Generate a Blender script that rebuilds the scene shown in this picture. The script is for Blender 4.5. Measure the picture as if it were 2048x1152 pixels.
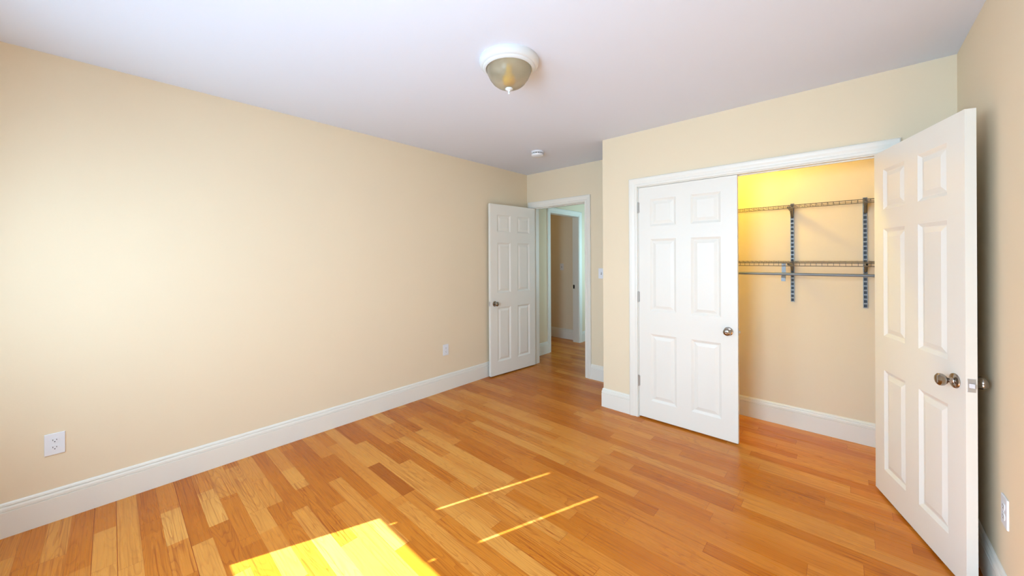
import bpy, bmesh, math, random
from mathutils import Vector, Matrix

for o in list(bpy.data.objects):
    bpy.data.objects.remove(o, do_unlink=True)
sc = bpy.context.scene
COL = sc.collection
R = math.radians
random.seed(7)

# ------------------------------------------------------------------ camera
F_PX, CY = 733.2, 516.76
cam_d = bpy.data.cameras.new('camera')
cam = bpy.data.objects.new('camera', cam_d)
COL.objects.link(cam)
cam.location = (0, 0, 1.416)
cam.rotation_mode = 'XYZ'
ROLL = -0.2777
cam.matrix_world = (Matrix.Translation((0, 0, 1.416)) @ Matrix.Rotation(R(42.44), 4, 'Z')
                    @ Matrix.Rotation(R(90), 4, 'X') @ Matrix.Rotation(R(ROLL), 4, 'Z'))
cam_d.sensor_fit = 'HORIZONTAL'
cam_d.sensor_width = 36
cam_d.lens = F_PX / 2048 * 36
cam_d.shift_y = -(576 - CY) / 2048
cam_d.clip_start = 0.02
sc.camera = cam

# ------------------------------------------------------------------ view, world, sun, daylight
sc.view_settings.view_transform = 'Standard'
sc.view_settings.look = 'None'
sc.view_settings.gamma = 1
sc.view_settings.use_curve_mapping = False
sc.view_settings.exposure = 0.0

world = bpy.data.worlds.new('daylight')
sc.world = world
world.use_nodes = True
wb = world.node_tree.nodes['Background']
wb.inputs[0].default_value = (0.72, 0.86, 1.0, 1)
wb.inputs[1].default_value = 1.6

YB = -0.75                    # inner face of the wall behind the camera
SUN_SLOPE, SUN_TAN = 0.37, 0.72
sd = bpy.data.lights.new('sun', 'SUN')
sun = bpy.data.objects.new('sun', sd)
COL.objects.link(sun)
_d = Vector((SUN_SLOPE, 1, -SUN_TAN * math.hypot(SUN_SLOPE, 1)))
sun.rotation_euler = _d.to_track_quat('-Z', 'Y').to_euler()
sun.location = (-4, -5, 5)
sd.energy = 62.0
sd.angle = R(0.35)
sd.color = (0.44, 0.66, 1.0)


def window_light(name, loc, rot, sx, sy, power, color, spread=155):
    l = bpy.data.lights.new(name, 'AREA')
    l.shape = 'RECTANGLE'
    l.size, l.size_y = sx, sy
    l.energy = power
    l.color = color
    l.spread = R(spread)
    o = bpy.data.objects.new(name, l)
    COL.objects.link(o)
    o.location = loc
    o.rotation_euler = rot
    return o


# daylight coming in through the windows (area lights stand in the window openings)
window_light('window_daylight', (-2.27, YB + 0.03, 1.42), (R(80), 0, 0), 0.60, 1.12, 27, (0.50, 0.76, 1.0), 178)
window_light('window_daylight', (-0.72, YB + 0.03, 1.42), (R(78), 0, 0), 1.00, 1.12, 74, (0.50, 0.76, 1.0))
window_light('hall_daylight', (-1.93, 5.55, 1.45), (R(90), 0, R(90)), 0.9, 1.2, 16, (0.42, 0.80, 0.95))

rl = bpy.data.lights.new('far_room_fill', 'POINT')        # unseen warm fill light added to the room beyond the hall
rl.energy, rl.color, rl.shadow_soft_size = 5.5, (1.0, 0.84, 0.45), 0.12
ro = bpy.data.objects.new('far_room_fill', rl)
COL.objects.link(ro)
ro.location = (-4.5, 4.1, 2.35)


# ------------------------------------------------------------------ materials
def mat(name, color, rough=0.5, metal=0.0, spec=0.5, bump=0.0, bscale=200, var=0.0, vscale=3.0, emit=None, trans=0.0):
    m = bpy.data.materials.new(name)
    m.use_nodes = True
    nt = m.node_tree
    b = nt.nodes['Principled BSDF']
    b.inputs['Base Color'].default_value = (*color, 1)
    b.inputs['Roughness'].default_value = rough
    b.inputs['Metallic'].default_value = metal
    b.inputs['Specular IOR Level'].default_value = spec
    b.inputs['Transmission Weight'].default_value = trans
    if emit:
        b.inputs['Emission Color'].default_value = (*emit[0], 1)
        b.inputs['Emission Strength'].default_value = emit[1]
    geo = nt.nodes.new('ShaderNodeNewGeometry')
    if bump:
        n = nt.nodes.new('ShaderNodeTexNoise')
        n.inputs['Scale'].default_value = bscale
        n.inputs['Detail'].default_value = 3
        nt.links.new(geo.outputs['Position'], n.inputs['Vector'])
        bp = nt.nodes.new('ShaderNodeBump')
        bp.inputs['Strength'].default_value = bump
        bp.inputs['Distance'].default_value = 0.002
        nt.links.new(n.outputs['Fac'], bp.inputs['Height'])
        nt.links.new(bp.outputs['Normal'], b.inputs['Normal'])
    if var:
        n = nt.nodes.new('ShaderNodeTexNoise')
        n.inputs['Scale'].default_value = vscale
        n.inputs['Detail'].default_value = 2
        nt.links.new(geo.outputs['Position'], n.inputs['Vector'])
        mr = nt.nodes.new('ShaderNodeMapRange')
        mr.inputs['To Min'].default_value = 1 - var
        mr.inputs['To Max'].default_value = 1 + var
        nt.links.new(n.outputs['Fac'], mr.inputs['Value'])
        hv = nt.nodes.new('ShaderNodeHueSaturation')
        hv.inputs['Color'].default_value = (*color, 1)
        nt.links.new(mr.outputs['Result'], hv.inputs['Value'])
        nt.links.new(hv.outputs['Color'], b.inputs['Base Color'])
    return m


M = {}
M['wall'] = mat('cream_wall_paint', (0.84, 0.695, 0.50), 0.85, spec=0.2, bump=0.12, bscale=260, var=0.012)
M['ceil'] = mat('white_ceiling_paint', (0.77, 0.81, 0.92), 0.9, spec=0.15, bump=0.08, bscale=240)
M['trim'] = mat('white_trim_paint', (0.85, 0.80, 0.715), 0.38, spec=0.45, bump=0.03, bscale=90)
M['door'] = mat('white_door_paint', (0.85, 0.80, 0.72), 0.36, spec=0.45, bump=0.04, bscale=120)
M['plastic'] = mat('white_plastic', (0.82, 0.82, 0.85), 0.35, bump=0.01)
M['slot'] = mat('dark_slot', (0.02, 0.018, 0.016), 0.7)
M['nickel'] = mat('satin_nickel', (0.36, 0.32, 0.28), 0.17, metal=1.0, bump=0.01)
M['latch'] = mat('bright_latch_steel', (0.62, 0.62, 0.63), 0.35, metal=0.7, bump=0.01)
M['hinge'] = mat('satin_hinge_metal', (0.48, 0.45, 0.41), 0.4, metal=0.5, bump=0.01)
M['steel'] = mat('grey_painted_steel', (0.21, 0.225, 0.24), 0.42, metal=0.3, bump=0.02)
M['wire'] = mat('grey_wire', (0.17, 0.145, 0.11), 0.45, metal=0.3, bump=0.02)
M['dark_steel'] = mat('dark_steel', (0.06, 0.07, 0.085), 0.6, metal=0.3)
M['fixture'] = mat('white_fixture_enamel', (0.70, 0.71, 0.71), 0.35, bump=0.01)
M['shade'] = mat('white_shade_fabric', (0.75, 0.74, 0.70), 0.9, bump=0.1, bscale=500)
M['bulb'] = mat('lit_bulb', (1, 0.8, 0.4), 0.4, emit=((1.0, 0.78, 0.12), 760))
M['bulb_off'] = mat('unlit_warm_bulb', (0.90, 0.55, 0.03), 0.4)
M['brass'] = mat('reflector_brass', (0.75, 0.62, 0.36), 0.4, metal=0.6)


def glass_pane():
    m = bpy.data.materials.new('window_glass')
    m.use_nodes = True
    nt = m.node_tree
    nt.nodes.clear()
    out = nt.nodes.new('ShaderNodeOutputMaterial')
    mix = nt.nodes.new('ShaderNodeMixShader')
    tr = nt.nodes.new('ShaderNodeBsdfTransparent')
    gl = nt.nodes.new('ShaderNodeBsdfGlossy')
    gl.inputs['Roughness'].default_value = 0.02
    mix.inputs[0].default_value = 0.06
    nt.links.new(tr.outputs[0], mix.inputs[1])
    nt.links.new(gl.outputs[0], mix.inputs[2])
    nt.links.new(mix.outputs[0], out.inputs[0])
    return m


def frosted_glass():
    m = bpy.data.materials.new('frosted_ribbed_glass')
    m.use_nodes = True
    nt = m.node_tree
    b = nt.nodes['Principled BSDF']
    b.inputs['Base Color'].default_value = (0.86, 0.79, 0.64, 1)
    b.inputs['Roughness'].default_value = 0.30
    b.inputs['Transmission Weight'].default_value = 0.88
    b.inputs['IOR'].default_value = 1.22
    tc = nt.nodes.new('ShaderNodeTexCoord')
    n = nt.nodes.new('ShaderNodeTexNoise')
    n.inputs['Scale'].default_value = 60
    nt.links.new(tc.outputs['Object'], n.inputs['Vector'])
    bp = nt.nodes.new('ShaderNodeBump')
    bp.inputs['Strength'].default_value = 0.15
    bp.inputs['Distance'].default_value = 0.002
    nt.links.new(n.outputs['Fac'], bp.inputs['Height'])
    nt.links.new(bp.outputs['Normal'], b.inputs['Normal'])
    return m


M['glass'] = glass_pane()
M['dome'] = frosted_glass()


def oak_floor():
    m = bpy.data.materials.new('oak_strip_floor')
    m.use_nodes = True
    nt = m.node_tree
    N, L = nt.nodes, nt.links
    b = N['Principled BSDF']

    def math_(op, a, bb=None, c=None):
        n = N.new('ShaderNodeMath')
        n.operation = op
        for i, v in enumerate((a, bb, c)):
            if v is None:
                continue
            if isinstance(v, (int, float)):
                n.inputs[i].default_value = v
            else:
                L.new(v, n.inputs[i])
        return n.outputs[0]

    geo = N.new('ShaderNodeNewGeometry')
    sep = N.new('ShaderNodeSeparateXYZ')
    L.new(geo.outputs['Position'], sep.inputs[0])
    X, Y = sep.outputs[0], sep.outputs[1]
    W = 0.0826
    yr = math_('DIVIDE', math_('ADD', Y, 9.979), W)
    row = math_('FLOOR', yr)
    fy = math_('FRACT', yr)
    w = math_('ADD', math_('DIVIDE', X, 0.8), math_('MULTIPLY', row, 17.371))
    v1 = N.new('ShaderNodeTexVoronoi')
    v1.voronoi_dimensions = '1D'
    v1.inputs['Scale'].default_value = 1
    L.new(w, v1.inputs['W'])
    v2 = N.new('ShaderNodeTexVoronoi')
    v2.voronoi_dimensions = '1D'
    v2.feature = 'DISTANCE_TO_EDGE'
    v2.inputs['Scale'].default_value = 1
    L.new(w, v2.inputs['W'])
    sc_ = N.new('ShaderNodeSeparateColor')
    L.new(v1.outputs['Color'], sc_.inputs[0])
    r1, r2, r3 = sc_.outputs[0], sc_.outputs[1], sc_.outputs[2]
    r1 = math_('MULTIPLY_ADD', r1, 0.80, 0.06)
    # boards with a tone of their own: (row, x from, x to, tone)
    for (br, x0, x1, tone) in ((135, -2.41, -1.963, 0.0), (122, -3.2, -2.665, 0.15), (124, -3.2, -2.67, 0.08), (125, -2.90, -2.495, 0.93),
                               (123, -2.83, -2.485, 0.93), (126, -2.745, -2.20, 0.30), (127, -3.1, -2.24, 0.80), (130, -2.79, -2.5, 0.88),
                               (121, -3.2, -2.3, 0.80), (120, -2.88, -2.3, 0.84), (120, -3.2, -2.88, 0.33), (128, -3.2, -2.45, 0.75),
                               (129, -3.2, -2.55, 0.22), (119, -3.2, -2.6, 0.25), (134, -1.9, -1.2, 0.75)):
        mk = math_('MULTIPLY', math_('COMPARE', row, br, 0.4), math_('MULTIPLY', math_('GREATER_THAN', X, x0), math_('LESS_THAN', X, x1)))
        r1 = math_('ADD', math_('MULTIPLY', r1, math_('SUBTRACT', 1.0, mk)), math_('MULTIPLY', mk, tone))
    # board tone
    ramp = N.new('ShaderNodeValToRGB')
    cr = ramp.color_ramp
    cr.elements[0].position = 0.0
    cr.elements[0].color = (0.40, 0.095, 0.005, 1)
    cr.elements[1].position = 1.0
    cr.elements[1].color = (0.75, 0.350, 0.090, 1)
    for p, c in ((0.08, (0.49, 0.126, 0.006, 1)), (0.35, (0.57, 0.167, 0.013, 1)), (0.65, (0.62, 0.206, 0.026, 1)), (0.90, (0.69, 0.280, 0.052, 1))):
        e = cr.elements.new(p)
        e.color = c
    L.new(r1, ramp.inputs[0])
    # fine pores along the board
    cv = N.new('ShaderNodeCombineXYZ')
    L.new(math_('ADD', math_('MULTIPLY', X, 2.2), math_('MULTIPLY', r2, 90)), cv.inputs[0])
    L.new(math_('MULTIPLY', Y, 150), cv.inputs[1])
    L.new(math_('MULTIPLY', r3, 40), cv.inputs[2])
    n1 = N.new('ShaderNodeTexNoise')
    n1.inputs['Scale'].default_value = 1
    n1.inputs['Detail'].default_value = 3
    L.new(cv.outputs[0], n1.inputs['Vector'])
    # cathedral figure
    cv2 = N.new('ShaderNodeCombineXYZ')
    L.new(math_('ADD', math_('MULTIPLY', X, 1.5), math_('MULTIPLY', r3, 70)), cv2.inputs[0])
    L.new(math_('MULTIPLY', Y, 13), cv2.inputs[1])
    L.new(math_('MULTIPLY', r2, 55), cv2.inputs[2])
    n2 = N.new('ShaderNodeTexNoise')
    n2.inputs['Scale'].default_value = 1
    n2.inputs['Detail'].default_value = 1.0
    L.new(cv2.outputs[0], n2.inputs['Vector'])
    rings = math_('FRACT', math_('MULTIPLY', n2.outputs['Fac'], 16))
    ringl = N.new('ShaderNodeMapRange')
    ringl.interpolation_type = 'SMOOTHSTEP'
    ringl.inputs['From Min'].default_value = 0.55
    ringl.inputs['From Max'].default_value = 1.0
    L.new(rings, ringl.inputs['Value'])
    # soft blotches
    n3 = N.new('ShaderNodeTexNoise')
    n3.inputs['Scale'].default_value = 4
    n3.inputs['Detail'].default_value = 3
    L.new(geo.outputs['Position'], n3.inputs['Vector'])
    pore = N.new('ShaderNodeMapRange')
    pore.interpolation_type = 'SMOOTHSTEP'
    pore.inputs['From Min'].default_value = 0.48
    pore.inputs['From Max'].default_value = 0.68
    L.new(n1.outputs['Fac'], pore.inputs['Value'])
    val = math_('SUBTRACT', 1.10, math_('MULTIPLY', ringl.outputs[0], math_('MULTIPLY_ADD', r2, 0.20, 0.08)))
    val = math_('SUBTRACT', val, math_('MULTIPLY', pore.outputs[0], math_('MULTIPLY_ADD', r3, 0.28, 0.12)))
    val = math_('ADD', val, math_('MULTIPLY', math_('SUBTRACT', n3.outputs['Fac'], 0.5), 0.22))
    # joints
    ey = math_('MINIMUM', fy, math_('SUBTRACT', 1.0, fy))
    gy = math_('LESS_THAN', ey, math_('MULTIPLY_ADD', r3, 0.009, 0.001))
    gx = math_('LESS_THAN', v2.outputs['Distance'], 0.0013)
    gap = math_('MAXIMUM', gy, gx)
    for gyv, gx1 in ((0.0156, -2.2), (-0.067, -2.3), (0.2634, -2.05)):
        g = math_('MULTIPLY', math_('COMPARE', Y, gyv, 0.0014), math_('LESS_THAN', X, gx1))
        gap = math_('MAXIMUM', gap, math_('MULTIPLY', g, 1.5))
    val = math_('MULTIPLY', val, math_('SUBTRACT', 1.0, math_('MULTIPLY', gap, 0.45)))
    dk = math_('SUBTRACT', 1.0, val)
    tint = N.new('ShaderNodeCombineXYZ')
    for i, k in enumerate((0.72, 1.12, 1.35)):       # grain darkens towards red brown
        L.new(math_('MAXIMUM', 0.02, math_('SUBTRACT', 1.0, math_('MULTIPLY', dk, k))), tint.inputs[i])
    vm = N.new('ShaderNodeVectorMath')
    vm.operation = 'MULTIPLY'
    L.new(ramp.outputs[0], vm.inputs[0])
    L.new(tint.outputs[0], vm.inputs[1])
    L.new(vm.outputs[0], b.inputs['Base Color'])
    rr = math_('MULTIPLY_ADD', n1.outputs['Fac'], 0.14, 0.22)
    L.new(rr, b.inputs['Roughness'])
    b.inputs['Specular IOR Level'].default_value = 0.30
    bp = N.new('ShaderNodeBump')
    bp.inputs['Strength'].default_value = 0.25
    bp.inputs['Distance'].default_value = 0.001
    L.new(math_('SUBTRACT', math_('MULTIPLY', n1.outputs['Fac'], 0.25), gap), bp.inputs['Height'])
    L.new(bp.outputs[0], b.inputs['Normal'])
    return m


M['floor'] = oak_floor()


# ------------------------------------------------------------------ mesh helpers
def BM():
    return bmesh.new()


def add_box(bm, lo, hi):
    r = bmesh.ops.create_cube(bm, size=1)
    c = [(a + b) / 2 for a, b in zip(lo, hi)]
    s = [abs(b - a) for a, b in zip(lo, hi)]
    for v in r['verts']:
        v.co = Vector((c[0] + v.co.x * s[0], c[1] + v.co.y * s[1], c[2] + v.co.z * s[2]))
    return r['verts']


def add_tube(bm, a, b, r, seg=8):
    a, b = Vector(a), Vector(b)
    d = (b - a)
    q = d.to_track_quat('Z', 'Y')
    ra, rb = [], []
    for i in range(seg):
        t = 2 * math.pi * i / seg
        p = q @ Vector((r * math.cos(t), r * math.sin(t), 0))
        ra.append(bm.verts.new(a + p))
        rb.append(bm.verts.new(b + p))
    for i in range(seg):
        j = (i + 1) % seg
        bm.faces.new((ra[i], ra[j], rb[j], rb[i]))
    bm.faces.new(ra[::-1])
    bm.faces.new(rb)


def add_lathe(bm, prof, seg=40, mtx=None, cap=True):
    """prof: (radius, height) pairs, turned round local Z"""
    mtx = mtx or Matrix.Identity(4)
    rings = []
    for (r, h) in prof:
        if r < 1e-6:
            rings.append([bm.verts.new(mtx @ Vector((0, 0, h)))])
        else:
            rings.append([bm.verts.new(mtx @ Vector((r * math.cos(2 * math.pi * i / seg), r * math.sin(2 * math.pi * i / seg), h))) for i in range(seg)])
    for A, B in zip(rings[:-1], rings[1:]):
        for i in range(seg):
            j = (i + 1) % seg
            if len(A) == 1 and len(B) == 1:
                continue
            if len(A) == 1:
                bm.faces.new((A[0], B[j], B[i]))
            elif len(B) == 1:
                bm.faces.new((A[i], A[j], B[0]))
            else:
                bm.faces.new((A[i], A[j], B[j], B[i]))
    if cap:
        if len(rings[0]) > 1:
            bm.faces.new(rings[0][::-1])
        if len(rings[-1]) > 1:
            bm.faces.new(rings[-1])


def add_prism(bm, prof, fn0, fn1):
    """closed profile swept from fn0(p) to fn1(p)"""
    A = [bm.verts.new(fn0(p)) for p in prof]
    B = [bm.verts.new(fn1(p)) for p in prof]
    n = len(prof)
    for i in range(n):
        j = (i + 1) % n
        bm.faces.new((A[i], A[j], B[j], B[i]))
    bm.faces.new(A[::-1])
    bm.faces.new(B)


def obj(name, bm, m, parent=None, smooth=False, loc=None, bevel=0.0):
    bmesh.ops.recalc_face_normals(bm, faces=bm.faces)
    me = bpy.data.meshes.new(name)
    bm.to_mesh(me)
    bm.free()
    me.materials.append(m)
    if smooth:
        for p in me.polygons:
            p.use_smooth = True
        try:
            me.set_sharp_from_angle(angle=R(35))
        except Exception:
            pass
    o = bpy.data.objects.new(name, me)
    COL.objects.link(o)
    if parent:
        o.parent = parent
    if loc:
        o.location = loc
    if bevel:
        md = o.modifiers.new('bevel', 'BEVEL')
        md.width = bevel
        md.segments = 2
        md.limit_method = 'ANGLE'
    return o


def tag(o, label, cat=None, group=None, kind=None):
    o['label'] = label
    if cat:
        o['category'] = cat
    if group:
        o['group'] = group
    if kind:
        o['kind'] = kind
    return o


def empty(name, loc, rz=0.0):
    o = bpy.data.objects.new(name, None)
    COL.objects.link(o)
    o.location = loc
    o.rotation_euler = (0, 0, rz)
    o.empty_display_size = 0.1
    return o


def copy_tree(o, parent=None):
    c = o.copy()
    COL.objects.link(c)
    if parent:
        c.parent = parent
    for ch in list(o.children):
        copy_tree(ch, c)
    return c


def boxes(name, bl, m, label, cat, parent=None, kind='structure'):
    bm = BM()
    for lo, hi in bl:
        add_box(bm, lo, hi)
    o = obj(name, bm, m, parent)
    if not parent:
        tag(o, label, cat, kind=kind)
    return o


# ------------------------------------------------------------------ room dimensions
XL, XR = -3.194, 0.454
YC, YF, YBK = 3.174, 3.798, 3.832       # closet face, far wall, closet back wall
XC = -1.723                             # outer corner of the closet
H = 2.539
T = 0.115
HX, HYE = -3.31, 7.0                    # hall left wall, hall end
HXR = -1.90
RX0 = -5.6                              # far side of the room beyond the hall
RY = 5.40                               # wall seen through the hall doorway

CO0, CO1, CHEAD = -1.376, 0.159, 2.042  # closet opening
BO0, BO1, BHEAD = -3.086, -2.298, 2.082  # bedroom doorway
HO0, HO1, HHEAD = 4.478, 5.27, 2.105    # hall doorway (along y)

boxes('floor', [((RX0 - 0.2, YB - 0.2, -0.06), (XR + 0.2, HYE + 0.2, 0.0))], M['floor'],
      'orange oak strip floor with boards running across the room', 'floor')
boxes('ceiling', [((RX0 - 0.2, YB - 0.2, H), (XR + 0.2, HYE + 0.2, H + 0.08))], M['ceil'],
      'plain white painted ceiling over the room', 'ceiling')
boxes('wall_left', [((XL - T, YB - 0.2, 0), (XL, YF, H))], M['wall'], 'long blank cream wall on the left of the room', 'wall')
boxes('wall_right', [((XR, YB - 0.2, 0), (XR + T, YBK + T, H))], M['wall'], 'cream wall at the right edge behind the open closet door', 'wall')
boxes('wall_far', [((HX, YF, 0), (BO0, YF + T, H)), ((BO1, YF, 0), (XC + 0.09, YF + T, H)),
                   ((BO0, YF, BHEAD), (BO1, YF + T, H))], M['wall'], 'short cream wall around the bedroom doorway at the back', 'wall')
boxes('wall_closet_front', [((XC, YC, 0), (CO0, YC + 0.09, H)), ((CO1, YC, 0), (XR, YC + 0.09, H)),
                            ((CO0, YC, CHEAD), (CO1, YC + 0.09, H))], M['wall'], 'cream wall that frames the double closet doorway', 'wall')
boxes('wall_closet_side', [((XC, YC + 0.09, 0), (XC + 0.09, YF, H))], M['wall'],
      'narrow cream side wall of the closet beside the bedroom doorway', 'wall')
boxes('wall_closet_back', [((XC + 0.09, YBK, 0), (XR, YBK + T, H))], M['wall'], 'cream back wall inside the closet behind the wire shelves', 'wall')
boxes('wall_hall_left', [((HX - T, YF, 0), (HX, HO0, H)), ((HX - T, HO1, 0), (HX, HYE, H)),
                         ((HX - T, HO0, HHEAD), (HX, HO1, H))], M['wall'], 'hall wall with a second doorway beyond the bedroom door', 'wall')
boxes('wall_hall_end', [((HX - T, HYE, 0), (HXR + T, HYE + T, H))], M['wall'], 'wall at the far end of the hall', 'wall')
boxes('wall_hall_right', [((HXR, YF + T, 0), (HXR + T, 5.1, H)), ((HXR, 6.0, 0), (HXR + T, HYE, H)),
                          ((HXR, 5.1, 0), (HXR + T, 6.0, 0.85)), ((HXR, 5.1, 2.05), (HXR + T, 6.0, H))],
      M['wall'], 'right hand wall of the hall with a window', 'wall')
boxes('wall_beyond', [((RX0, RY, 0), (HX - T, RY + T, H))], M['wall'], 'dim tan wall seen through the hall doorway', 'wall')
boxes('wall_beyond_side', [((RX0 - T, 2.6, 0), (RX0, RY + T, H)), ((RX0, 2.5, 0), (XL - T, 2.6, H))], M['wall'],
      'outer walls of the room beyond the hall', 'wall')

# wall behind the camera with two windows
W1 = (-2.602, -1.922)
W2 = (-1.22, -0.22)
WZ0, WZ1 = 0.82, 2.20
bl = []
xs = [XL - T, W1[0], W1[1], W2[0], W2[1], XR + T]
for i in range(5):
    if i in (1, 3):
        bl.append(((xs[i], YB - 0.14, 0), (xs[i + 1], YB, WZ0)))
        bl.append(((xs[i], YB - 0.14, WZ1), (xs[i + 1], YB, H)))
    else:
        bl.append(((xs[i], YB - 0.14, 0), (xs[i + 1], YB, H)))
boxes('wall_back', bl, M['wall'], 'cream wall with two windows opposite the closet', 'wall')


# ------------------------------------------------------------------ baseboards and casings
BASE = [(0, 0), (0.015, 0), (0.015, 0.1285), (0.0105, 0.1305), (0.0105, 0.132), (0.0145, 0.134), (0.0135, 0.146), (0.0105, 0.1545),
        (0.0060, 0.156), (0.0060, 0.158), (0.0105, 0.160), (0.008, 0.168), (0.003, 0.174), (0, 0.174)]


def run_base(bm, a, b, n, ea=0.0, eb=0.0):
    """a,b: wall line end points (x,y); n: direction into the room; ea/eb: mitre slope at the ends (1 outside, -1 inside)"""
    a, b, n = Vector((*a, 0)), Vector((*b, 0)), Vector((*n, 0))
    t = (b - a).normalized()
    add_prism(bm, BASE, lambda p: a + n * p[0] - t * p[0] * ea + Vector((0, 0, p[1])),
              lambda p: b + n * p[0] + t * p[0] * eb + Vector((0, 0, p[1])))


def baseboard(name, runs, label):
    bm = BM()
    for r in runs:
        run_base(bm, *r)
    return tag(obj(name, bm, M['trim']), label, 'baseboard', kind='structure')


CW = 0.075
baseboard('baseboard_left', [((XL, YB), (XL, YF), (1, 0), -1, -1)], 'tall white baseboard along the long left wall')
baseboard('baseboard_far', [((BO1 + CW + 0.005, YF), (XC, YF), (0, -1), 0, -1)], 'short white baseboard between the bedroom doorway and the closet')
baseboard('baseboard_closet_front', [((XC, YC), (CO0 - CW - 0.005, YC), (0, -1), 1, 0), ((XC, YF), (XC, YC), (-1, 0), -1, 1)],
          'white baseboard wrapping the outer corner of the closet')
baseboard('baseboard_closet_back', [((XC + 0.09, YBK), (XR, YBK), (0, -1), -1, -1)], 'white baseboard along the back of the closet')
baseboard('baseboard_right', [((XR, YC), (XR, YB), (-1, 0), 0, -1)], 'white baseboard along the right wall behind the closet door')
baseboard('baseboard_back', [((XR, YB), (XL, YB), (0, 1), -1, -1)], 'white baseboard under the windows')
baseboard('baseboard_hall', [((HX, YF + T), (HX, HO0 - CW - 0.005), (1, 0), 0, 0), ((HX, HO1 + CW + 0.005), (HX, HYE), (1, 0), 0, 0)],
          'white baseboard of the hall on both sides of its doorway')
baseboard('baseboard_beyond', [((RX0, RY), (HX - T, RY), (0, -1), 0, 0)], 'white baseboard in the dim room beyond the hall')

CASE = [(0, 0), (0, 0.011), (0.006, 0.013), (0.018, 0.0135), (0.022, 0.0105), (0.030, 0.012), (0.045, 0.017),
        (0.060, 0.019), (0.069, 0.019), (0.075, 0.014), (0.075, 0)]


def casing(bm, u0, u1, top, place):
    """three-sided mitred casing round an opening; place(u, z, d) -> point, d = distance off the wall"""
    pts = lambda w, d: [place(u0 - w, 0, d), place(u0 - w, top + w, d), place(u1 + w, top + w, d), place(u1 + w, 0, d)]
    cols = [[bm.verts.new(p) for p in pts(w + 0.005, d)] for (w, d) in CASE]
    n = len(CASE)
    for i in range(n):
        j = (i + 1) % n
        for k in range(3):
            bm.faces.new((cols[i][k], cols[i][k + 1], cols[j][k + 1], cols[j][k]))
    bm.faces.new([c[0] for c in cols])
    bm.faces.new([c[3] for c in cols][::-1])


def jamb_bm(bm, u0, u1, top, place_box, d0, d1, s0=0.045, s1=0.058, th=0.004):
    """lining of the opening and the door stop; place_box(lo,hi) with (u,d,z)"""
    place_box(bm, (u0 - th, d0, 0), (u0 + 0.003, d1, top))
    place_box(bm, (u1 - 0.003, d0, 0), (u1 + th, d1, top))
    place_box(bm, (u0 - th, d0, top - 0.003), (u1 + th, d1, top + th))
    if s1 > s0:
        place_box(bm, (u0, s0, 0), (u0 + 0.010, s1, top))
        place_box(bm, (u1 - 0.010, s0, 0), (u1, s1, top))
        place_box(bm, (u0, s0, top - 0.010), (u1, s1, top))


# closet opening
t1 = empty('trim_1', (CO0, YC, 0))
tag(t1, 'white moulded casing around the double closet doorway', 'door casing', kind='structure')
bm = BM()
casing(bm, CO0 - CO0, CO1 - CO0, CHEAD, lambda u, z, d: Vector((u, -d, z)))
obj('casing', bm, M['trim'], t1)
bm = BM()
jamb_bm(bm, 0, CO1 - CO0, CHEAD, lambda b, lo, hi: add_box(b, (lo[0], lo[1], lo[2]), (hi[0], hi[1], hi[2])), -0.002, 0.092, 0.042, 0.056)
obj('jamb', bm, M['trim'], t1)
# bedroom doorway
t2 = empty('trim_2', (BO0, YF, 0))
tag(t2, 'white casing around the bedroom doorway in the back corner', 'door casing', kind='structure')
bm = BM()
casing(bm, 0, BO1 - BO0, BHEAD, lambda u, z, d: Vector((u, -d, z)))
casing(bm, 0, BO1 - BO0, BHEAD, lambda u, z, d: Vector((u, T + d, z)))
obj('casing', bm, M['trim'], t2)
bm = BM()
jamb_bm(bm, 0, BO1 - BO0, BHEAD, lambda b, lo, hi: add_box(b, lo, hi), -0.002, T + 0.002, 0.042, 0.056)
obj('jamb', bm, M['trim'], t2)
# hall doorway (wall along y)
t3 = empty('trim_3', (HX, HO0, 0))
tag(t3, 'pale blue lit casing of the hall doorway seen through the bedroom doorway', 'door casing', kind='structure')
bm = BM()
casing(bm, 0, HO1 - HO0, HHEAD, lambda u, z, d: Vector((d, u, z)))
obj('casing', bm, M['trim'], t3)
bm = BM()
jamb_bm(bm, 0, HO1 - HO0, HHEAD, lambda b, lo, hi: add_box(b, (-hi[1], lo[0], lo[2]), (-lo[1], hi[0], hi[2])), -0.002, T + 0.002, 0.05, 0.05)
obj('jamb', bm, M['trim'], t3)
bm = BM()
add_box(bm, (-0.108, HO1 - HO0 - 0.003, 0.90), (-0.078, HO1 - HO0 + 0.001, 0.965))
obj('strike_plate', bm, M['dark_steel'], t3)['label'] = 'dark metal strike plate'


# ------------------------------------------------------------------ six-panel doors
def panel_face(bm, us, zs, v, sgn):
    """one face of a moulded six-panel door at depth v; sgn: direction of the inside of the slab"""
    RINGS = [(0, 0), (0.003, 0.0018), (0.018, 0.0098), (0.023, 0.0098), (0.047, 0.0025)]
    for i in range(5):
        for k in range(len(zs) - 1):
            u0, u1, z0, z1 = us[i], us[i + 1], zs[k], zs[k + 1]
            q = lambda w, d: [bm.verts.new((a, v + sgn * d, b)) for a, b in
                              ((u0 + w, z0 + w), (u1 - w, z0 + w), (u1 - w, z1 - w), (u0 + w, z1 - w))]
            if i in (1, 3) and k in (1, 3, 5):
                rings = [q(w, d) for w, d in RINGS]
                for A, B in zip(rings[:-1], rings[1:]):
                    for e in range(4):
                        f = (e + 1) % 4
                        bm.faces.new((A[e], A[f], B[f], B[e]))
                bm.faces.new(rings[-1])
            else:
                bm.faces.new(q(0, 0))


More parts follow.
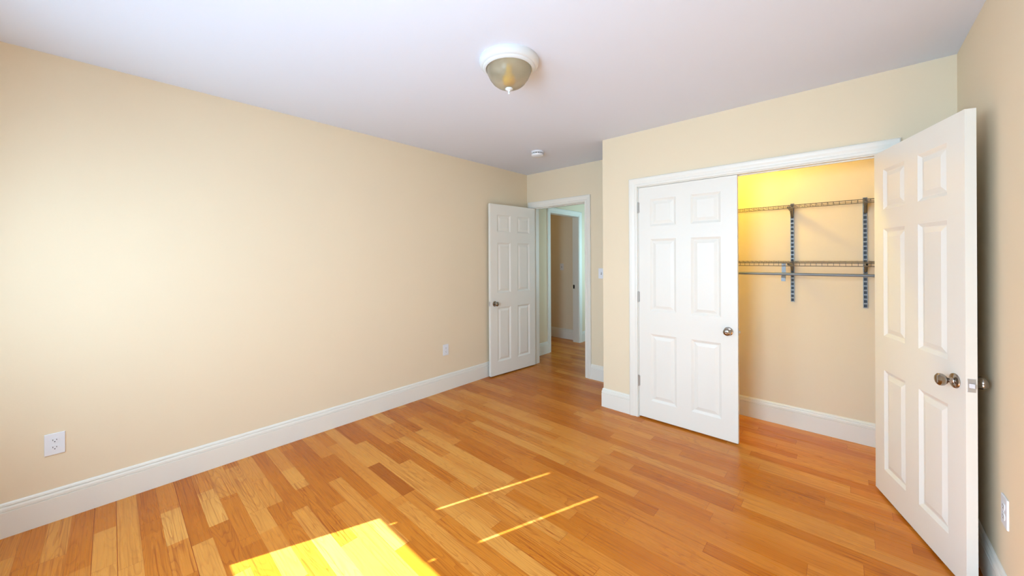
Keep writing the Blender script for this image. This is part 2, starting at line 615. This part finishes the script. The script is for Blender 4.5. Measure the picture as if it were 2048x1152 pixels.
def knob_bm(length=0.062):
    k = length / 0.062
    bm = BM()
    add_lathe(bm, [(0, -0.001), (0.031, -0.001), (0.0325, 0.002), (0.031, 0.006), (0.024, 0.009), (0.013, 0.0105),
                   (0.0105, 0.014 * k), (0.010, 0.024 * k), (0.013, 0.029 * k), (0.020, 0.033 * k), (0.0255, 0.040 * k),
                   (0.027, 0.047 * k), (0.0255, 0.054 * k), (0.020, 0.059 * k), (0.012, 0.0615 * k), (0, 0.062 * k)], 36)
    return bm


def hinge_bm():
    bm = BM()
    for i in range(5):
        add_tube(bm, (0, 0, -0.044 + i * 0.0178), (0, 0, -0.044 + i * 0.0178 + 0.0168), 0.0062, 14)
    add_tube(bm, (0, 0, -0.049), (0, 0, 0.049), 0.0045, 12)
    add_box(bm, (-0.009, 0.001, -0.044), (0.011, 0.0045, 0.044))
    return bm


def make_door(name, pin, rz, Wd, v0, v1, top, pz, kz, label, hinge_z, klen=(0.062, 0.062), latch=True):
    root = empty(name, (pin[0], pin[1], 0), rz)
    tag(root, label, 'door', kind='structure')
    g = 0.003
    bot = 0.014
    us = [g, 0.106, 0.322, 0.438, 0.654, Wd]
    zs = [bot, *pz, top]
    bm = BM()
    panel_face(bm, us, zs, v0, 1)
    panel_face(bm, us, zs, v1, -1)
    a, b = us[0], us[-1]
    for quad in (((a, v0, bot), (a, v1, bot), (a, v1, top), (a, v0, top)), ((b, v0, bot), (b, v1, bot), (b, v1, top), (b, v0, top)),
                 ((a, v0, bot), (b, v0, bot), (b, v1, bot), (a, v1, bot)), ((a, v0, top), (b, v0, top), (b, v1, top), (a, v1, top))):
        bm.faces.new([bm.verts.new(p) for p in quad])
    bmesh.ops.remove_doubles(bm, verts=bm.verts, dist=1e-5)
    obj('door_panel', bm, M['door'], root)
    ku = Wd - 0.062
    for v, sg, kl in ((v0, -1, klen[0]), (v1, 1, klen[1])):
        k = obj('knob', knob_bm(kl), M['nickel'], root, smooth=True)
        k.location = (ku, v, kz)
        k.rotation_euler = (R(90) if sg < 0 else R(-90), 0, 0)
        k['label'] = 'round satin nickel knob on a rosette'
    if latch:
        vm = (v0 + v1) / 2
        bm = BM()
        add_box(bm, (Wd - 0.001, vm - 0.0125, kz - 0.028), (Wd + 0.0015, vm + 0.0125, kz + 0.028))
        lp = obj('latch_plate', bm, M['latch'], root, bevel=0.0008)
        lp['label'] = 'metal latch plate on the door edge'
        bm = BM()
        add_prism(bm, [(-0.009, 0), (0.009, 0), (0.009, 0.010), (0.004, 0.011)],
                  lambda p: Vector((Wd + 0.001 + p[1], vm + p[0], kz - 0.009)), lambda p: Vector((Wd + 0.001 + p[1], vm + p[0], kz + 0.009)))
        obj('latch_bolt', bm, M['latch'], lp)
    for hz in hinge_z:
        h = obj('hinge', hinge_bm(), M['hinge'], root, smooth=True)
        vv = v0 if abs(v0) < abs(v1) else v1
        h.location = (0, vv + (-0.005 if vv == v0 else 0.005), hz)
        if vv != v0:
            h.rotation_euler = (0, 0, R(180))
        h['label'] = 'satin nickel butt hinge'
    return root


PZ = [0.168, 0.752, 0.952, 1.578, 1.690, 1.926]
make_door('door_1', (-3.083, 3.790), R(-95.0), 0.762, 0.0, 0.035, 2.070,
          [0.172, 0.825, 1.000, 1.608, 1.735, 1.945], 0.875,
          'white six panel bedroom door standing open against the left wall', (0.30, 1.05, 1.82), klen=(0.044, 0.060))
make_door('door_2', (CO0 + 0.002, YC), 0.0, 0.766, 0.0, 0.035, 2.036, PZ, 0.852,
          'white six panel closet door that is shut, left of the closet opening', (0.325, 1.07, 1.862))
make_door('door_3', (CO1 - 0.003, 3.166), R(180 + 108.6), 0.765, -0.035, 0.0, 2.036, PZ, 0.872,
          'white six panel closet door swung wide open beside the right wall', (0.325, 1.07, 1.862), klen=(0.062, 0.060))


# ------------------------------------------------------------------ windows behind the camera
def make_window(name, x0, x1, label):
    root = empty(name, ((x0 + x1) / 2, YB, WZ0))
    tag(root, label, 'window', kind='structure')
    w = (x1 - x0) / 2
    h = WZ1 - WZ0
    bm = BM()
    for lo, hi in (((-w, -0.12, 0), (-w + 0.02, 0.0, h)), ((w - 0.02, -0.12, 0), (w, 0.0, h)), ((-w, -0.12, h - 0.02), (w, 0, h)), ((-w, -0.12, 0), (w, 0.0, 0.02))):
        add_box(bm, lo, hi)
    obj('frame', bm, M['trim'], root)
    bm = BM()
    for lo, hi in (((-w - 0.075, 0.0, -0.02), (-w + 0.005, 0.018, h + 0.07)), ((w - 0.005, 0.0, -0.02), (w + 0.075, 0.018, h + 0.07)),
                   ((-w - 0.09, 0.0, h - 0.005), (w + 0.09, 0.022, h + 0.09)), ((-w - 0.10, 0.0, -0.03), (w + 0.10, 0.05, 0.0)),
                   ((-w - 0.075, 0.0, -0.11), (w + 0.075, 0.016, -0.03))):
        add_box(bm, lo, hi)
    obj('casing', bm, M['trim'], root)
    for nm, z0, z1, y0 in (('lower_sash', 0.02, h * 0.52, -0.06), ('upper_sash', h * 0.49, h - 0.02, -0.095)):
        s = w - 0.02
        bm = BM()
        for lo, hi in (((-s, y0, z0), (-s + 0.03, y0 + 0.03, z1)), ((s - 0.03, y0, z0), (s, y0 + 0.03, z1)),
                       ((-s, y0, z0), (s, y0 + 0.03, z0 + 0.04)), ((-s, y0, z1 - 0.04), (s, y0 + 0.03, z1))):
            add_box(bm, lo, hi)
        sa = obj(nm, bm, M['trim'], root)
        bm = BM()
        add_box(bm, (-s + 0.03, y0 + 0.012, z0 + 0.04), (s - 0.03, y0 + 0.017, z1 - 0.04))
        obj('pane', bm, M['glass'], sa)
    return root


make_window('window_1', *W1, 'double hung window in the wall behind the view, left of the two')
make_window('window_2', *W2, 'double hung window in the wall behind the view, right of the two')


# ------------------------------------------------------------------ outlets and switches
def outlet_root(name='wall_outlet'):
    """plate faces local +X; origin at the plate centre on the wall"""
    root = empty(name, (0, 0, 0))
    bm = BM()
    add_box(bm, (-0.0005, -0.036, -0.058), (0.006, 0.036, 0.058))
    obj('cover_plate', bm, M['plastic'], root, bevel=0.002)
    for s in (1, -1):
        bm = BM()
        n = 24
        prof = []
        for i in range(n):
            t = 2 * math.pi * i / n
            prof.append((0.0172 * math.cos(t), max(-0.0125, min(0.0125, 0.0172 * math.sin(t)))))
        add_prism(bm, prof, lambda p: Vector((0.004, p[0], p[1] + s * 0.0195)), lambda p: Vector((0.0078, p[0], p[1] + s * 0.0195)))
        rc = obj('receptacle', bm, M['plastic'], root)
        for (y, z, w_, h_) in ((-0.0065, 0.003, 0.0022, 0.0075), (0.0065, 0.003, 0.0022, 0.006), (0, -0.0065, 0.0045, 0.0042)):
            bm = BM()
            add_box(bm, (0.0072, y - w_ / 2, s * 0.0195 + z - h_ / 2), (0.0081, y + w_ / 2, s * 0.0195 + z + h_ / 2))
            obj('slot', bm, M['slot'], rc)['label'] = 'dark slot'
    bm = BM()
    add_lathe(bm, [(0.003, 0.005), (0.003, 0.0068), (0.0015, 0.0074), (0, 0.0075)], 12, Matrix.Rotation(R(90), 4, 'Y'))
    obj('screw', bm, M['plastic'], root, smooth=True)
    return root


o1 = outlet_root()
o1.location = (XL, -0.21, 0.418)
tag(o1, 'white duplex outlet low on the left wall, nearer the left edge of the photo', 'outlet', 'duplex outlets around the room')
o2 = copy_tree(o1)
o2.location = (XL, 2.427, 0.436)
o2['label'] = 'white duplex outlet low on the left wall close to the open bedroom door'
o3 = copy_tree(o1)
o3.location = (XR, 2.352, 0.418)
o3.rotation_euler = (0, 0, R(180))
o3['label'] = 'white duplex outlet on the right wall beyond the edge of the open closet door'


def switch_root(name='light_switch'):
    root = empty(name, (0, 0, 0))
    bm = BM()
    add_box(bm, (-0.0005, -0.036, -0.058), (0.006, 0.036, 0.058))
    obj('cover_plate', bm, M['plastic'], root, bevel=0.002)
    bm = BM()
    add_box(bm, (0.005, -0.0055, -0.0125), (0.0068, 0.0055, 0.0125))
    b = obj('bezel', bm, M['slot'], root)
    bm = BM()
    add_prism(bm, [(0.004, -0.008), (0.004, 0.008), (0.016, 0.011), (0.017, 0.004)], lambda p: Vector((p[0], -0.004, p[1])), lambda p: Vector((p[0], 0.004, p[1])))
    obj('toggle', bm, M['plastic'], root)
    for s in (1, -1):
        bm = BM()
        add_lathe(bm, [(0.003, 0.005), (0.003, 0.0068), (0, 0.0075)], 12, Matrix.Translation((0, 0, s * 0.030)) @ Matrix.Rotation(R(90), 4, 'Y'))
        obj('screw', bm, M['plastic'], root, smooth=True)
    return root


s1 = switch_root()
s1.location = (-2.082, YF, 1.238)
s1.rotation_euler = (0, 0, R(-90))
tag(s1, 'white toggle switch half hidden by the outer corner of the closet', 'light switch', 'toggle light switches')
s2 = copy_tree(s1)
s2.location = (-3.74, RY, 1.26)
s2['label'] = 'dim white toggle switch on the tan wall beyond the hall doorway'

# ------------------------------------------------------------------ ceiling lamp and smoke detector
cl = empty('ceiling_light', (-1.415, 1.530, H))
tag(cl, 'round flush ceiling light with white rim and frosted glass bowl', 'ceiling light')
bm = BM()
add_lathe(bm, [(0.0, 0.0005), (0.168, 0.0005), (0.170, -0.004), (0.167, -0.022), (0.160, -0.034), (0.152, -0.040), (0.148, -0.041),
               (0.146, -0.046), (0.139, -0.051), (0.132, -0.053), (0.128, -0.050), (0.122, -0.030), (0.0, -0.028)], 72, cap=False)
obj('canopy', bm, M['fixture'], cl, smooth=True)
bm = BM()
prof = [(0.127, -0.044), (0.126, -0.056), (0.121, -0.076), (0.110, -0.100), (0.094, -0.122), (0.072, -0.140), (0.046, -0.152), (0.020, -0.158), (0.006, -0.159)]
inner = [(r - 0.004 if r > 0.01 else r, z + 0.004) for r, z in prof[::-1]]
add_lathe(bm, prof + inner + [prof[0]], 72, cap=False)
bmesh.ops.remove_doubles(bm, verts=bm.verts, dist=1e-6)
obj('glass_bowl', bm, M['dome'], cl, smooth=True)['label'] = 'frosted greenish glass bowl'
bm = BM()
add_lathe(bm, [(0, -0.028), (0.017, -0.028), (0.017, -0.055), (0.014, -0.06), (0.036, -0.095), (0.038, -0.112), (0.030, -0.132), (0.012, -0.142), (0, -0.143)], 28, cap=False)
obj('bulb', bm, M['bulb_off'], cl, smooth=True)['label'] = 'unlit yellowish bulb inside the bowl'
bm = BM()
add_lathe(bm, [(0, -0.150), (0.020, -0.155), (0.022, -0.160), (0.019, -0.166), (0.010, -0.170), (0.006, -0.174), (0.0055, -0.182), (0.007, -0.187), (0.004, -0.191), (0, -0.192)], 28, cap=False)
obj('finial', bm, M['fixture'], cl, smooth=True)

sm = empty('smoke_detector', (-2.405, 3.035, H))
sm.scale = (1, 1, 1.3)
tag(sm, 'small round white smoke detector on the ceiling near the bedroom door', 'smoke detector')
bm = BM()
add_lathe(bm, [(0, 0.0005), (0.066, 0.0005), (0.067, -0.004), (0.066, -0.013), (0.060, -0.014), (0, -0.014)], 48, cap=False)
obj('base', bm, M['plastic'], sm, smooth=True)
bm = BM()
add_lathe(bm, [(0, -0.0135), (0.058, -0.0135), (0.058, -0.022), (0, -0.022)], 48, cap=False)
obj('vent_ring', bm, M['slot'], sm, smooth=True)['label'] = 'dark vent slots'
bm = BM()
add_lathe(bm, [(0, -0.021), (0.064, -0.021), (0.065, -0.026), (0.060, -0.036), (0.045, -0.041), (0.018, -0.043), (0, -0.043)], 48, cap=False)
for i in range(14):
    t = 2 * math.pi * i / 14
    c, s = math.cos(t), math.sin(t)
    add_tube(bm, (0.0605 * c, 0.0605 * s, -0.011), (0.0605 * c, 0.0605 * s, -0.024), 0.0028, 6)
obj('cover', bm, M['plastic'], sm, smooth=True)


# ------------------------------------------------------------------ closet shelving
SX0, SX1 = XC + 0.10, XR - 0.01
SY0, SY1 = YBK - 0.006, YBK - 0.312


def make_shelf(z, lip, label):
    root = empty('wire_shelf', ((SX0 + SX1) / 2, (SY0 + SY1) / 2, z - 0.005))
    root.rotation_euler = (R(1.9), 0, 0)
    tag(root, label, 'wire shelf', 'wire shelves in the closet')
    hx = (SX1 - SX0) / 2
    y0, y1 = SY0 - root.location.y, SY1 - root.location.y
    bm = BM()
    for yy in (y0, 0.0):
        add_tube(bm, (-hx, yy, -0.004), (hx, yy, -0.004), 0.0019, 8)
    n = int(2 * hx / 0.032)
    for i in range(n + 1):
        x = -hx + i * 2 * hx / n
        add_tube(bm, (x, y0, 0), (x, y1, 0), 0.0012, 6)
    obj('wire_deck', bm, M['wire'], root, smooth=True)
    bm = BM()
    add_tube(bm, (-hx, y1, -0.003), (hx, y1, -0.003), 0.0028, 8)
    add_tube(bm, (-hx, y1 - 0.004, -lip), (hx, y1 - 0.004, -lip), 0.0028, 8)
    for i in range(n + 1):
        x = -hx + i * 2 * hx / n
        add_tube(bm, (x, y1, 0), (x, y1 - 0.004, -lip), 0.0015, 6)
    obj('front_lip', bm, M['wire'], root, smooth=True)
    return root


Z1, Z2 = 1.826, 1.383
TILT = R(1.9)
make_shelf(Z1, 0.026, 'upper grey wire shelf inside the closet above eye level')
make_shelf(Z2, 0.025, 'lower grey wire shelf inside the closet just above the hanging rod')

STX = (-0.336, 0.100)


def make_standard(x, ztop, zbot, label):
    root = empty('shelf_standard', (x, YBK, zbot))
    tag(root, label, 'shelf standard', 'slotted wall standards in the closet')
    h = ztop - zbot
    bm = BM()
    for lo, hi in (((-0.0125, -0.012, 0), (-0.0105, 0, h)), ((0.0105, -0.012, 0), (0.0125, 0, h)),
                   ((-0.0125, -0.0135, 0), (-0.0085, -0.012, h)), ((0.0085, -0.0135, 0), (0.0125, -0.012, h))):
        add_box(bm, lo, hi)
    n = int(h / 0.032)
    for i in range(n + 1):
        z = i * h / n
        add_box(bm, (-0.0085, -0.0135, max(0, z - 0.0055)), (0.0085, -0.012, min(h, z + 0.0055)))
    obj('channel', bm, M['steel'], root)
    bm = BM()
    add_box(bm, (-0.0105, -0.004, 0.001), (0.0105, -0.0005, h - 0.001))  # dark panel stands in for the shade behind the slots
    obj('channel_shadow_back', bm, M['dark_steel'], root)['label'] = 'dark panel imitating the shade inside the slotted channel'
    return root


make_standard(STX[0], 1.86, 1.045, 'slotted steel wall standard near the middle of the closet opening')
make_standard(STX[1], 1.86, 1.030, 'slotted steel wall standard right beside the open closet door')


def make_bracket(x, z, label):
    root = empty('shelf_bracket', (x, YBK - 0.0135, z))
    root.rotation_euler = (TILT, 0, 0)
    tag(root, label, 'shelf bracket', 'shelf brackets in the closet')
    prof = [(0.0, -0.008), (-0.29, -0.008), (-0.29, -0.020), (-0.10, -0.034), (-0.035, -0.075), (0.0, -0.085)]
    bm = BM()
    add_prism(bm, prof, lambda p: Vector((-0.007, p[0], p[1])), lambda p: Vector((-0.0055, p[0], p[1])))
    add_prism(bm, prof, lambda p: Vector((0.0055, p[0], p[1])), lambda p: Vector((0.007, p[0], p[1])))
    low = [(-0.29, -0.020), (-0.10, -0.034), (-0.035, -0.075), (0.0, -0.085)]
    for a, b in zip(low[:-1], low[1:]):
        add_prism(bm, [a, b, (b[0], b[1] + 0.0015), (a[0], a[1] + 0.0015)], lambda p: Vector((-0.007, p[0], p[1])), lambda p: Vector((0.007, p[0], p[1])))
    obj('arm', bm, M['wire'], root)
    bm = BM()
    add_box(bm, (-0.006, -0.003, -0.100), (0.006, 0.004, -0.083))
    obj('hook', bm, M['dark_steel'], root)
    return root


for z, zn in ((Z1, 'upper'), (Z2, 'lower')):
    make_bracket(STX[0], z, 'steel bracket under the %s wire shelf on the standard in the middle of the closet' % zn)
    make_bracket(STX[1], z, 'steel bracket under the %s wire shelf on the standard beside the open closet door' % zn)

RY_, RZ_ = YBK - 0.285, 1.284
rod = empty('closet_rod', ((SX0 + SX1) / 2, RY_, RZ_))
tag(rod, 'grey metal hanging rod under the lower wire shelf in the closet', 'closet rod')
hx = (SX1 - SX0) / 2
bm = BM()
add_tube(bm, (-hx, 0, 0), (hx, 0, 0), 0.0105, 20)
obj('tube', bm, M['steel'], rod, smooth=True)
for xx in (-0.368, ):
    bm = BM()
    lx = xx - rod.location.x
    prof = [(0.012, 0.088), (0.020, 0.088), (0.022, -0.012), (0.016, -0.030), (0.002, -0.036), (-0.012, -0.030), (-0.016, -0.018),
            (-0.0125, -0.014), (-0.008, -0.022), (0.002, -0.027), (0.011, -0.022), (0.0145, -0.008)]
    add_prism(bm, prof, lambda p: Vector((lx - 0.013, p[0], p[1])), lambda p: Vector((lx + 0.013, p[0], p[1])))
    add_box(bm, (lx - 0.013, -0.018, -0.056), (lx + 0.013, 0.0, -0.030))
    obj('rod_hook', bm, M['steel'], rod)['label'] = 'flat steel hook that carries the rod'

# closet lamp: bare warm bulb on a porcelain holder under the closet ceiling
lh = empty('closet_lamp', (-1.06, 3.50, H))
tag(lh, 'bare warm bulb on a porcelain holder under the closet ceiling', 'lamp')
bm = BM()
add_lathe(bm, [(0, 0.0005), (0.055, 0.0005), (0.055, -0.015), (0.030, -0.035), (0.022, -0.06), (0, -0.06)], 32, cap=False)
obj('lamp_holder', bm, M['fixture'], lh, smooth=True)
bm = BM()
add_lathe(bm, [(0, -0.055), (0.014, -0.06), (0.018, -0.075), (0.030, -0.10), (0.031, -0.115), (0.024, -0.132), (0.010, -0.140), (0, -0.141)], 28, cap=False)
obj('bulb', bm, M['bulb'], lh, smooth=True)

# roller shade in the sunlit window: slim gaps at both sides let two lines of sun through
rs = empty('roller_shade', (-2.281, YB - 0.018, 1.345))
tag(rs, 'white roller shade drawn half way down the left window', 'window shade')
bm = BM()
add_box(bm, (-0.173, -0.003, 0.0), (0.173, 0.0, 0.833))
add_box(bm, (-0.173, -0.006, -0.0), (0.173, 0.003, 0.018))
obj('fabric', bm, M['shade'], rs)
bm = BM()
add_box(bm, (-0.300, -0.003, 0.0), (-0.182, 0.0, 0.833))  # unseen fillers added beside the shade to narrow the sun slits
add_box(bm, (0.182, -0.003, 0.0), (0.338, 0.0, 0.833))
for z0, z1 in ((0.0, 0.012), (0.036, 0.192), (0.430, 0.442)):  # added blocker bars that interrupt the two sun lines
    add_box(bm, (-0.190, -0.003, z0), (-0.172, 0.0, z1))
    add_box(bm, (0.172, -0.003, z0), (0.190, 0.0, z1))
obj('sun_blocker', bm, M['shade'], rs)
